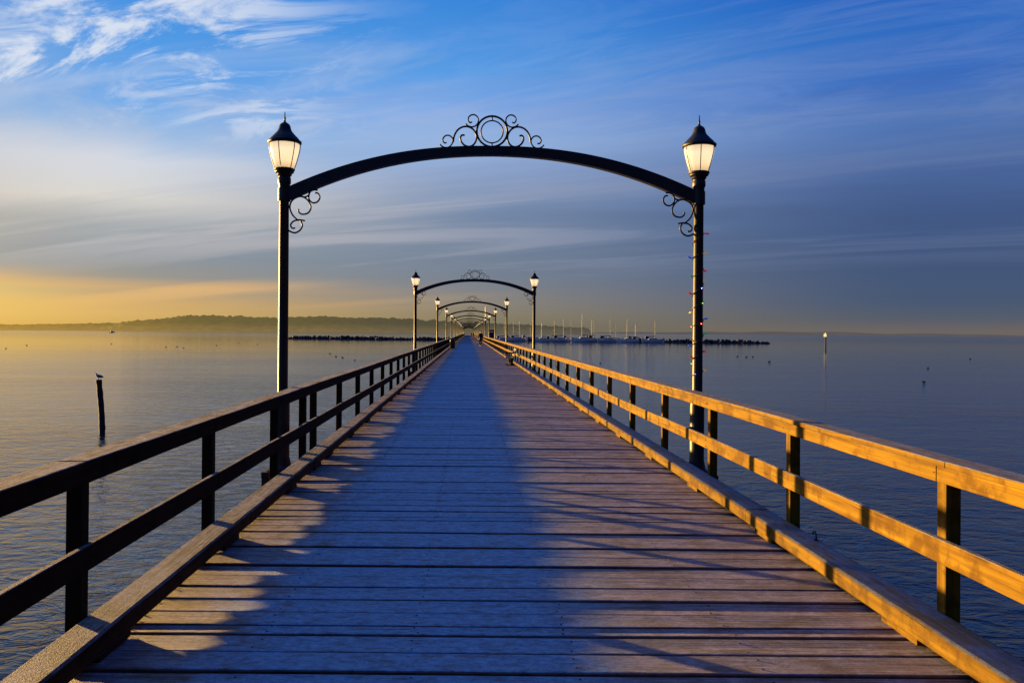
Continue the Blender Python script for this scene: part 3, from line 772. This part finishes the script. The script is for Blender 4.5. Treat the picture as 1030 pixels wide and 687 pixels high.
def person(loc, rz, label, stride=0.26, coat='cloth_black', pants='cloth_navy'):
    t = thing('person', label, 'person', loc, rz)
    V = []; E = []; Rr = []
    def add(p, r, parent=None):
        V.append(p); Rr.append(r)
        if parent is not None: E.append((parent, len(V)-1))
        return len(V)-1
    pel = add((0, 0, 0.95), (0.15, 0.10))
    wa = add((0, 0.01, 1.10), (0.13, 0.09), pel); ch = add((0, 0.0, 1.30), (0.165, 0.105), wa); nb = add((0, -0.01, 1.46), 0.065, ch)
    nk = add((0, 0.01, 1.52), 0.055, nb); hd = add((0, 0.03, 1.62), (0.075, 0.09), nk); ht = add((0, 0.02, 1.72), (0.065, 0.075), hd)
    joints = {}
    for s in (-1, 1):
        f = s*stride
        hip = add((s*0.09, 0, 0.88), 0.085, pel); kn = add((s*0.10, f*0.45+0.03, 0.50), 0.056, hip); an = add((s*0.10, f-0.02, 0.10), 0.038, kn)
        hl = add((s*0.10, f-0.03, 0.045), 0.036, an); to = add((s*0.115, f+0.16, 0.035), 0.028, hl)
        sh = add((s*0.17, 0, 1.41), 0.058, ch); eb = add((s*0.23, -f*0.35, 1.14), 0.041, sh); wr = add((s*0.24, -f*0.75+0.05, 0.90), 0.026, eb)
        pm = add((s*0.24, -f*0.8+0.07, 0.84), (0.020, 0.034), wr)
        for k in range(4):
            yb = -f*0.8+0.045+k*0.018; ln = (0.055, 0.07, 0.075, 0.065)[k]
            a = add((s*0.24, yb, 0.80), 0.009, pm); add((s*0.232, yb, 0.80-ln), 0.008, a)
        a = add((s*0.228, -f*0.8+0.11, 0.82), 0.010, wr); add((s*0.222, -f*0.8+0.12, 0.78), 0.009, a)
    body = skin_mesh('body', V, E, Rr, M['skin'], t)
    # coat
    V2, E2, R2 = [], [], []
    def a2(p, r, par=None):
        V2.append(p); R2.append(r)
        if par is not None: E2.append((par, len(V2)-1))
        return len(V2)-1
    hem = a2((0, 0, 0.82), (0.20, 0.145)); w2 = a2((0, 0.01, 1.10), (0.165, 0.12), hem); c2 = a2((0, 0, 1.32), (0.19, 0.13), w2); n2 = a2((0, 0, 1.47), 0.085, c2)
    for s in (-1, 1):
        f = s*stride
        sh = a2((s*0.17, 0, 1.41), 0.075, c2); eb = a2((s*0.235, -f*0.35, 1.14), 0.058, sh); a2((s*0.245, -f*0.72+0.045, 0.92), 0.044, eb)
    skin_mesh('coat', V2, E2, R2, M[coat], t)
    V3, E3, R3 = [(0, 0, 0.93)], [], [(0.165, 0.12)]
    for s in (-1, 1):
        f = s*stride; b0 = len(V3)
        V3 += [(s*0.09, 0, 0.84), (s*0.10, f*0.45+0.03, 0.50), (s*0.10, f-0.02, 0.12)]; R3 += [0.10, 0.075, 0.06]; E3 += [(0, b0), (b0, b0+1), (b0+1, b0+2)]
    skin_mesh('trousers', V3, E3, R3, M[pants], t)
    for s in (-1, 1):
        f = s*stride
        skin_mesh('shoe', [(s*0.10, f-0.05, 0.05), (s*0.105, f+0.06, 0.05), (s*0.115, f+0.18, 0.035)], [(0, 1), (1, 2)], [(0.048, 0.048), (0.048, 0.045), (0.042, 0.033)], M['cloth_black'], t)
    bm = bmesh.new()
    bmesh.ops.create_uvsphere(bm, u_segments=16, v_segments=12, radius=1, matrix=Matrix.Translation((0, 0.005, 1.665)) @ Matrix.Diagonal((0.088, 0.10, 0.115, 1)))
    for v in list(bm.verts):
        if v.co.y > 0.05 and v.co.z < 1.71: bm.verts.remove(v)
    obj('hair', bm, M['hair'], t, smooth=True)
    bm = bmesh.new()
    tube(bm, [(0, 0.115, 1.66), (0, 0.135, 1.635), (0, 0.118, 1.625)], [0.008, 0.013, 0.010], 8)
    for s in (-1, 1): bmesh.ops.create_uvsphere(bm, u_segments=8, v_segments=6, radius=1, matrix=Matrix.Translation((s*0.078, 0.03, 1.645)) @ Matrix.Diagonal((0.010, 0.018, 0.03, 1)))
    obj('face', bm, M['skin'], t, smooth=True)
    return t
person((1.58, 101, 0), R(8), 'person in dark clothes walking on the sunlit right side of the deck').scale = (1.12,)*3
person((2.0, 300, 0), R(-5), 'tiny distant person in dark clothes near the far end of the pier', 0.18)
person((1.3, 322, 0), R(4), 'tiny faraway person, the farther and more central of two at the pier end', 0.2)

# ------------------------------------------------------------------ far posts beside the pier
def build_kiosk():
    t = thing('notice_shelter', 'small dark roofed shelter on posts beyond the right railing', 'shelter', (4.35, 150, 0))
    bm = bmesh.new(); box(bm, -0.9, 0.9, -0.8, 0.8, -0.12, 0.0); obj('platform', bm, M['under'], t)
    for x in (-0.45, 0.45):
        bm = bmesh.new(); box(bm, x-0.05, x+0.05, -0.05, 0.05, 0.0, 1.95); obj('post', bm, M['under'], t)
        bm = bmesh.new(); tube(bm, [(x*1.5, 0, -6.0), (x*1.5, 0, -0.12)], 0.16, 10); obj('pile', bm, M['pile'], t)
    bm = bmesh.new(); box(bm, -0.5, 0.5, -0.09, -0.055, 0.75, 1.85, 0.01); obj('board', bm, M['stripe'], t)
    bm = bmesh.new()
    vs = [bm.verts.new(p) for p in ((-0.7, -0.4, 1.95), (0.7, -0.4, 1.95), (0.7, 0.4, 1.95), (-0.7, 0.4, 1.95), (-0.5, 0, 2.3), (0.5, 0, 2.3))]
    for f in ((0, 3, 2, 1), (0, 1, 5, 4), (2, 3, 4, 5), (1, 2, 5), (3, 0, 4)): bm.faces.new([vs[i] for i in f])
    obj('roof', bm, M['under'], t)
    t = thing('flag_pole', 'tall slender pole with a pale pennant rising right of the far arches', 'pole', (3.32, 150, 0))
    bm = bmesh.new(); tube(bm, [(0, 0, -0.02), (0, 0, 7.0)], 0.07, 10, r_end=0.04); obj('pole', bm, M['alu'], t)
    bm = bmesh.new(); box(bm, -0.36, -0.05, -0.01, 0.01, 4.4, 6.5, 0.004); pn = obj('pennant', bm, M['signwhite'], t); pn.rotation_euler = (0, 0, R(-48))
build_kiosk()

# ------------------------------------------------------------------ breakwater
def build_breakwater():
    bm = bmesh.new(); rg = random.Random(9)
    P0, P1 = Vector((-122, 530, 0)), Vector((180, 475, 0))
    L = (P1-P0).length; d = (P1-P0).normalized(); nrm = Vector((-d.y, d.x, 0))
    for i in range(1500):
        s = rg.random()*L
        w = rg.uniform(-5.0, 5.0)
        top = 1.9*(1-(abs(w)/5.0)**1.5)
        e = min(1, s/6, (L-s)/9)
        z = rg.uniform(-0.6, max(0.1, top*max(e, 0.2)))
        r = rg.uniform(0.6, 1.25)
        mt = Matrix.Translation(P0+d*s+nrm*w+Vector((0, 0, WATER+z))) @ Matrix.Rotation(rg.uniform(0, 6), 4, Vector((rg.random(), rg.random(), rg.random()+0.1)).normalized()) @ Matrix.Diagonal((r*1.3, r, r*0.8, 1))
        g = bmesh.ops.create_icosphere(bm, subdivisions=1, radius=1.0, matrix=mt)
        for v in g['verts']: v.co += Vector((rg.uniform(-.2, .2), rg.uniform(-.2, .2), rg.uniform(-.2, .2)))*r
    tag(obj('breakwater', bm, M['rock']), 'long low breakwater of dark boulders crossing behind the end of the pier', 'breakwater')
build_breakwater()

# ------------------------------------------------------------------ sailing boats
def sailboat(px, z, L, mast, label, mizzen=None, rz=0.0, canvas='canvas', boom=True):
    X = (px-471)/800*z
    t = thing('sailboat', label, 'sailboat', (X, z, WATER), rz, 'sailboats moored by the breakwater')
    B = L*0.30; Fb = L*0.14
    bm = bmesh.new(); rings = []; n = 14
    for i in range(n+1):
        f = i/n; x = -L/2+L*f
        half = B/2*(math.sin(math.pi*min(1, (f*0.86+0.20)))**0.75 if f < 0.93 else 0.42*(1-f)/0.07*0.55+0.02)
        sheer = Fb*(1.0+0.35*(f-0.4)**2*4)
        rake = (f-0.5)*L*0.06
        rings.append([bm.verts.new(p) for p in ((x+rake, -half, sheer), (x+rake*0.6, -half*0.96, sheer*0.45), (x, -half*0.72, 0.0), (x, -half*0.2, -0.35), (x, half*0.2, -0.35), (x, half*0.72, 0), (x+rake*0.6, half*0.96, sheer*0.45), (x+rake, half, sheer))])
    for a, b in zip(rings, rings[1:]):
        for k in range(7): bm.faces.new((a[k], b[k], b[k+1], a[k+1]))
        bm.faces.new((a[7], b[7], b[0], a[0]))
    bm.faces.new(rings[0]); bm.faces.new(rings[-1][::-1])
    bmesh.ops.recalc_face_normals(bm, faces=bm.faces)
    h = obj('hull', bm, M['white'], t)
    bm = bmesh.new(); box(bm, -L*0.44, L*0.40, -B*0.505, B*0.505, 0.02, 0.16); 
    for v in bm.verts:
        if v.co.x > 0: v.co.y *= 0.35
        else: v.co.y *= 0.86
    obj('boot_stripe', bm, M['stripe'], h)
    bm = bmesh.new(); box(bm, -L*0.22, L*0.20, -B*0.27, B*0.27, Fb*0.9, Fb*1.55, 0.08)
    for v in bm.verts:
        if v.co.x > L*0.1 and v.co.z > Fb*1.3: v.co.x -= L*0.05
    cb = obj('cabin', bm, M['white'], t)
    for s in (-1, 1):
        for q in (-0.14, -0.03, 0.07):
            bm = bmesh.new(); box(bm, L*q, L*(q+0.07), s*B*0.272-0.01, s*B*0.272+0.01, Fb*1.18, Fb*1.38); obj('window', bm, M['darkglass'], cb)
    masts = [(L*0.08, mast)] + ([(-L*0.34, mizzen)] if mizzen else [])
    for mx, mh in masts:
        bm = bmesh.new(); tube(bm, [(mx, 0, Fb*0.8), (mx-0.1, 0, mh)], 0.085, 6, r_end=0.06)
        for zz in (0.45, 0.72): tube(bm, [(mx, -B*0.28, mh*zz), (mx, B*0.28, mh*zz)], 0.04, 5)
        obj('mast', bm, M['alu'], t)
        bm = bmesh.new()
        for q in ((L*0.53, 0, Fb*1.3), (-L*0.5, 0, Fb*1.2), (mx, -B*0.48, Fb), (mx, B*0.48, Fb)):
            if mizzen and mx < 0 and q[0] > L*0.4: continue
            tube(bm, [q, (mx-0.1, 0, mh*0.98)], 0.022, 4)
        obj('rigging', bm, M['steel'], t)
        if boom:
            bm = bmesh.new(); bl = L*0.36 if mx > 0 else L*0.16
            tube(bm, [(mx, 0, Fb*2.1), (mx-bl, 0, Fb*2.0)], [0.28, 0.16], 8); obj('furled_sail', bm, M[canvas], t)
    bm = bmesh.new(); box(bm, -L*0.36, -L*0.22, -B*0.3, B*0.3, Fb*1.2, Fb*2.15, 0.15); obj('spray_hood', bm, M[canvas], t)
    bm = bmesh.new()
    for s in (-1, 1):
        for q in range(7):
            xx = L*(-0.45+0.14*q); tube(bm, [(xx, s*B*0.42*(1-max(0, q-4)*0.3), Fb), (xx, s*B*0.42*(1-max(0, q-4)*0.3), Fb+0.65)], 0.025, 4)
        tube(bm, [(-L*0.45, s*B*0.42, Fb+0.65), (L*0.11, s*B*0.42, Fb+0.65), (L*0.48, s*0.1, Fb+0.75)], 0.02, 4)
    obj('guard_rail', bm, M['steel'], t)
boats = [
    (506, 492, 11, 12.5, 'sailboat closest to the pier, its hull half hidden by the railing lamp posts', None, 0.1, 'canvas', True),
    (521, 490, 12, 13.0, 'white sailboat left of the second right lamp post, low blue hull', None, 0.05, 'canvas', True),
    (546, 487, 11, 11.5, 'sailboat just right of the second right lamp post', None, 3.1, 'canvas', True),
    (565, 485, 13, 14.5, 'sailboat with two masts, third hull right of the second lamp post', 12.5, 0.02, 'canvas', True),
    (587, 483, 14, 17.0, 'tallest masted sailboat in the middle of the moored row', 13.5, 3.12, 'canvas2', True),
    (612, 480, 13, 15.5, 'sailboat with slanting stays, third hull from the right end of the row', None, 0.06, 'canvas', True),
    (632, 478, 12, 14.0, 'sailboat second from the right end of the moored row', 11.0, 3.1, 'canvas', True),
    (657, 475, 13, 13.6, 'rightmost sailboat of the row, navy cover over its boom, beside the bare rocks', None, 0.0, 'canvas', True),
]
for b in boats: sailboat(*b)
back = [(515, 540, 12, 14, 'sailboat in the rear row showing only its mast near the pier'), (532, 545, 12, 13.5, 'rear sailboat mast just left of the second right lamp post'), (573, 540, 12, 16.5, 'rear sailboat whose bright mast stands between the two masted boats'), (596, 538, 12, 15.5, 'rear sailboat mast at the right foot of the wooded headland'), (618, 535, 12, 12.5, 'rear sailboat mast beside the boat with slanting stays'), (638, 530, 12, 13.5, 'rear sailboat mast second from the right end of the row')]
for px, z, L, mh, lb in back: sailboat(px, z, L, mh, lb, None, 0.1, 'canvas', False)

def small_boat():
    t = thing('motorboat', 'tiny white motorboat far off near the left shore', 'boat', ((112.8-471)/800*1300, 1300, WATER), 0.4)
    bm = bmesh.new(); rings = []
    for i in range(9):
        f = i/8; hw = 1.3*math.sin(math.pi*min(1, 0.25+f*0.75))+0.02; x = -4+8*f
        rings.append([bm.verts.new(p) for p in ((x, -hw, 1.3+f*0.5), (x, -hw*0.7, -0.2), (x, hw*0.7, -0.2), (x, hw, 1.3+f*0.5))])
    for a, b in zip(rings, rings[1:]):
        for k in range(4): bm.faces.new((a[k], b[k], b[(k+1) % 4], a[(k+1) % 4]))
    bm.faces.new(rings[0]); bm.faces.new(rings[-1][::-1])
    bmesh.ops.recalc_face_normals(bm, faces=bm.faces)
    obj('hull', bm, M['white'], t)
    bm = bmesh.new(); box(bm, -1.8, 1.2, -0.9, 0.9, 1.4, 3.0, 0.15); obj('cabin', bm, M['white'], t)
small_boat()

# ------------------------------------------------------------------ channel marker
def build_marker():
    z = 300; t = thing('channel_marker', 'slender channel marker pile with a white board, alone on the right water', 'marker', ((830.5-471)/800*z, z, WATER))
    bm = bmesh.new(); tube(bm, [(0, 0, -1), (0, 0, 6.0)], 0.30, 10, r_end=0.24); obj('pile', bm, M['pile'], t)
    bm = bmesh.new(); box(bm, -0.40, -0.34, -0.75, 0.55, 4.75, 5.85, 0.01); bb = obj('board', bm, M['signwhite'], t); bb.rotation_euler = (0, 0, R(24))
    bm = bmesh.new(); lathe(bm, [(0.28, 6.0), (0.28, 6.08), (0.1, 6.12), (0.1, 6.35), (0.05, 6.4)], 10); obj('lantern', bm, M['steel'], t)
build_marker()

# ------------------------------------------------------------------ piling and birds
PX, PY = -18.86, 40.9
bm = bmesh.new()
pp = catmull([(0.10, 0, -1.2), (0.08, 0, 0.0), (0.05, 0, 0.9), (-0.04, 0.02, 1.9), (-0.14, 0.03, 2.81)], 6)
tube(bm, pp, [0.155-0.0006*i+0.008*math.sin(i*1.7) for i in range(len(pp))], 14)
for v in bm.verts: v.co += Vector((noise.noise(v.co*6), noise.noise(v.co*6+Vector((5, 0, 0))), 0))*0.015
tag(obj('mooring_pile', bm, M['pile'], loc=(PX, PY, WATER)), 'leaning weathered timber pile standing alone in the left water', 'pile')

def gull(loc, rz, label):
    t = thing('gull', label, 'bird', loc, rz)
    V = [(0, 0, 0.17), (0, 0.07, 0.21), (0, 0.12, 0.28), (0, 0.14, 0.335), (0, -0.10, 0.145), (0, -0.20, 0.12), (-0.025, 0, 0.09), (-0.025, 0.01, 0.01), (0.025, 0, 0.09), (0.025, 0.01, 0.01), (-0.03, 0.05, 0.006), (0.03, 0.05, 0.006)]
    E = [(0, 1), (1, 2), (2, 3), (0, 4), (4, 5), (0, 6), (6, 7), (0, 8), (8, 9), (7, 10), (9, 11)]
    Rr = [(0.07, 0.075), 0.065, 0.036, 0.038, 0.05, 0.018, 0.012, 0.008, 0.012, 0.008, 0.010, 0.010]
    skin_mesh('body', V, E, Rr, M['feather_white'], t, 2)
    for s in (-1, 1):
        bm = bmesh.new()
        bmesh.ops.create_uvsphere(bm, u_segments=12, v_segments=8, radius=1, matrix=Matrix.Translation((s*0.062, -0.06, 0.185)) @ Matrix.Rotation(R(18), 4, 'X') @ Matrix.Diagonal((0.022, 0.17, 0.055, 1)))
        obj('wing', bm, M['feather_grey'], t, smooth=True)
    bm = bmesh.new(); tube(bm, [(0, 0.165, 0.338), (0, 0.20, 0.332), (0, 0.22, 0.322)], [0.012, 0.009, 0.003], 8); obj('beak', bm, M['beak'], t)
    bm = bmesh.new()
    for s in (-1, 1): bmesh.ops.create_uvsphere(bm, u_segments=6, v_segments=5, radius=0.006, matrix=Matrix.Translation((s*0.034, 0.155, 0.348)))
    obj('eyes', bm, M['feather_dark'], t)
gull((PX-0.14, PY+0.03, WATER+2.81), R(100), 'gull perched on top of the leaning timber pile')

def duck_proto(mat, name, group):
    t = thing(name, '', 'bird', (0, 0, WATER), 0, group)
    V = [(0, 0, 0.05), (0, 0.14, 0.06), (0, 0.19, 0.13), (0, 0.22, 0.20), (0, -0.15, 0.06), (0, -0.26, 0.10)]
    E = [(0, 1), (1, 2), (2, 3), (0, 4), (4, 5)]
    b = skin_mesh('body', V, E, [(0.12, 0.09), 0.085, 0.042, 0.048, 0.085, 0.02], mat, t, 1)
    bm = bmesh.new(); tube(bm, [(0, 0.255, 0.20), (0, 0.31, 0.188)], [0.018, 0.010], 6); obj('beak', bm, M['beak'], t)
    for s in (-1, 1):
        bm = bmesh.new(); bmesh.ops.create_uvsphere(bm, u_segments=10, v_segments=6, radius=1, matrix=Matrix.Translation((s*0.10, -0.05, 0.09)) @ Matrix.Diagonal((0.03, 0.19, 0.06, 1))); obj('wing', bm, mat, t, smooth=True)
    return t
spots = [
    (6, 350.6, 'dark waterbird floating nearest the left edge of the photo'), (27, 347.5, 'second dark waterbird from the left edge, tiny and far'),
    (112, 346.0, 'lone dark waterbird on the sunlit water above the leaning pile'), (167, 349.3, 'dark waterbird just left of the pale gulls'),
    (218, 347.6, 'dark waterbird between the pale gulls and the nearest left lamp post'), (240, 345.0, 'far dark waterbird, left one of the pair before the nearest left lamp post'),
    (248, 344.2, 'far dark waterbird, right one of the pair before the nearest left lamp post'), (259, 346.6, 'dark waterbird closest to the nearest left lamp post'),
    (332, 356, 'leftmost of four dark waterbirds in front of the left breakwater'), (338, 358.8, 'second of four dark waterbirds in front of the left breakwater'),
    (344.6, 359.8, 'third of four dark waterbirds in front of the left breakwater'), (357, 362.2, 'rightmost and lowest of four dark waterbirds before the left breakwater'),
    (643.5, 349.5, 'dark waterbird floating below the right end of the sailboats'),
    (742, 358.6, 'leftmost of a short row of dark waterbirds below the breakwater end'), (751, 359.2, 'middle one of the row of three waterbirds below the breakwater end'),
    (757.4, 359.0, 'right one of the row of three waterbirds below the breakwater end'), (774, 364, 'single dark waterbird right of the row of three, slightly lower'),
    (933.6, 370.3, 'dark waterbird on the right water, upper of the close pair'), (929.7, 384.3, 'dark waterbird lowest on the right water, below its neighbour'),
    (976, 361, 'dark waterbird farthest to the right'), (604, 365.5, 'dark waterbird on the water just above the right railing')]
def wpos(px, py):
    hz = 334.2+(px-471)*0.0080
    y = 800*(EYE-WATER)/(py-hz)
    return ((px-471)/800*y, y)
dk = None
for i, (px, py, lb) in enumerate(spots):
    if dk is None: dk = duck_proto(M['feather_dark'], 'waterbird', 'dark waterbirds floating on the sea'); a = dk
    else: a = copy_tree(dk)
    x, y = wpos(px, py)
    a.location = (x, y, WATER); a.rotation_euler = (0, 0, random.choice((1.4, 1.7, -1.5, -1.7, 1.2))); a['label'] = lb
    a.scale = (1.05,)*3 if y > 150 else (0.75,)*3
gl = None
for px, py, lb in ((178, 349.0, 'pale gull, left one of two floating left of the nearest lamp post'), (184.5, 350.0, 'pale gull, right one of two floating left of the nearest lamp post')):
    if gl is None: gl = duck_proto(M['feather_white'], 'floating_gull', 'pale gulls floating on the sea'); a = gl
    else: a = copy_tree(gl)
    x, y = wpos(px, py); a.location = (x, y, WATER); a.rotation_euler = (0, 0, 1.5); a['label'] = lb; a.scale = (1.3,)*3

# ------------------------------------------------------------------ render settings
scn.render.engine = 'CYCLES'
scn.view_settings.view_transform = 'Standard'; scn.view_settings.look = 'None'
scn.view_settings.exposure = 0; scn.view_settings.gamma = 1
scn.cycles.max_bounces = 6
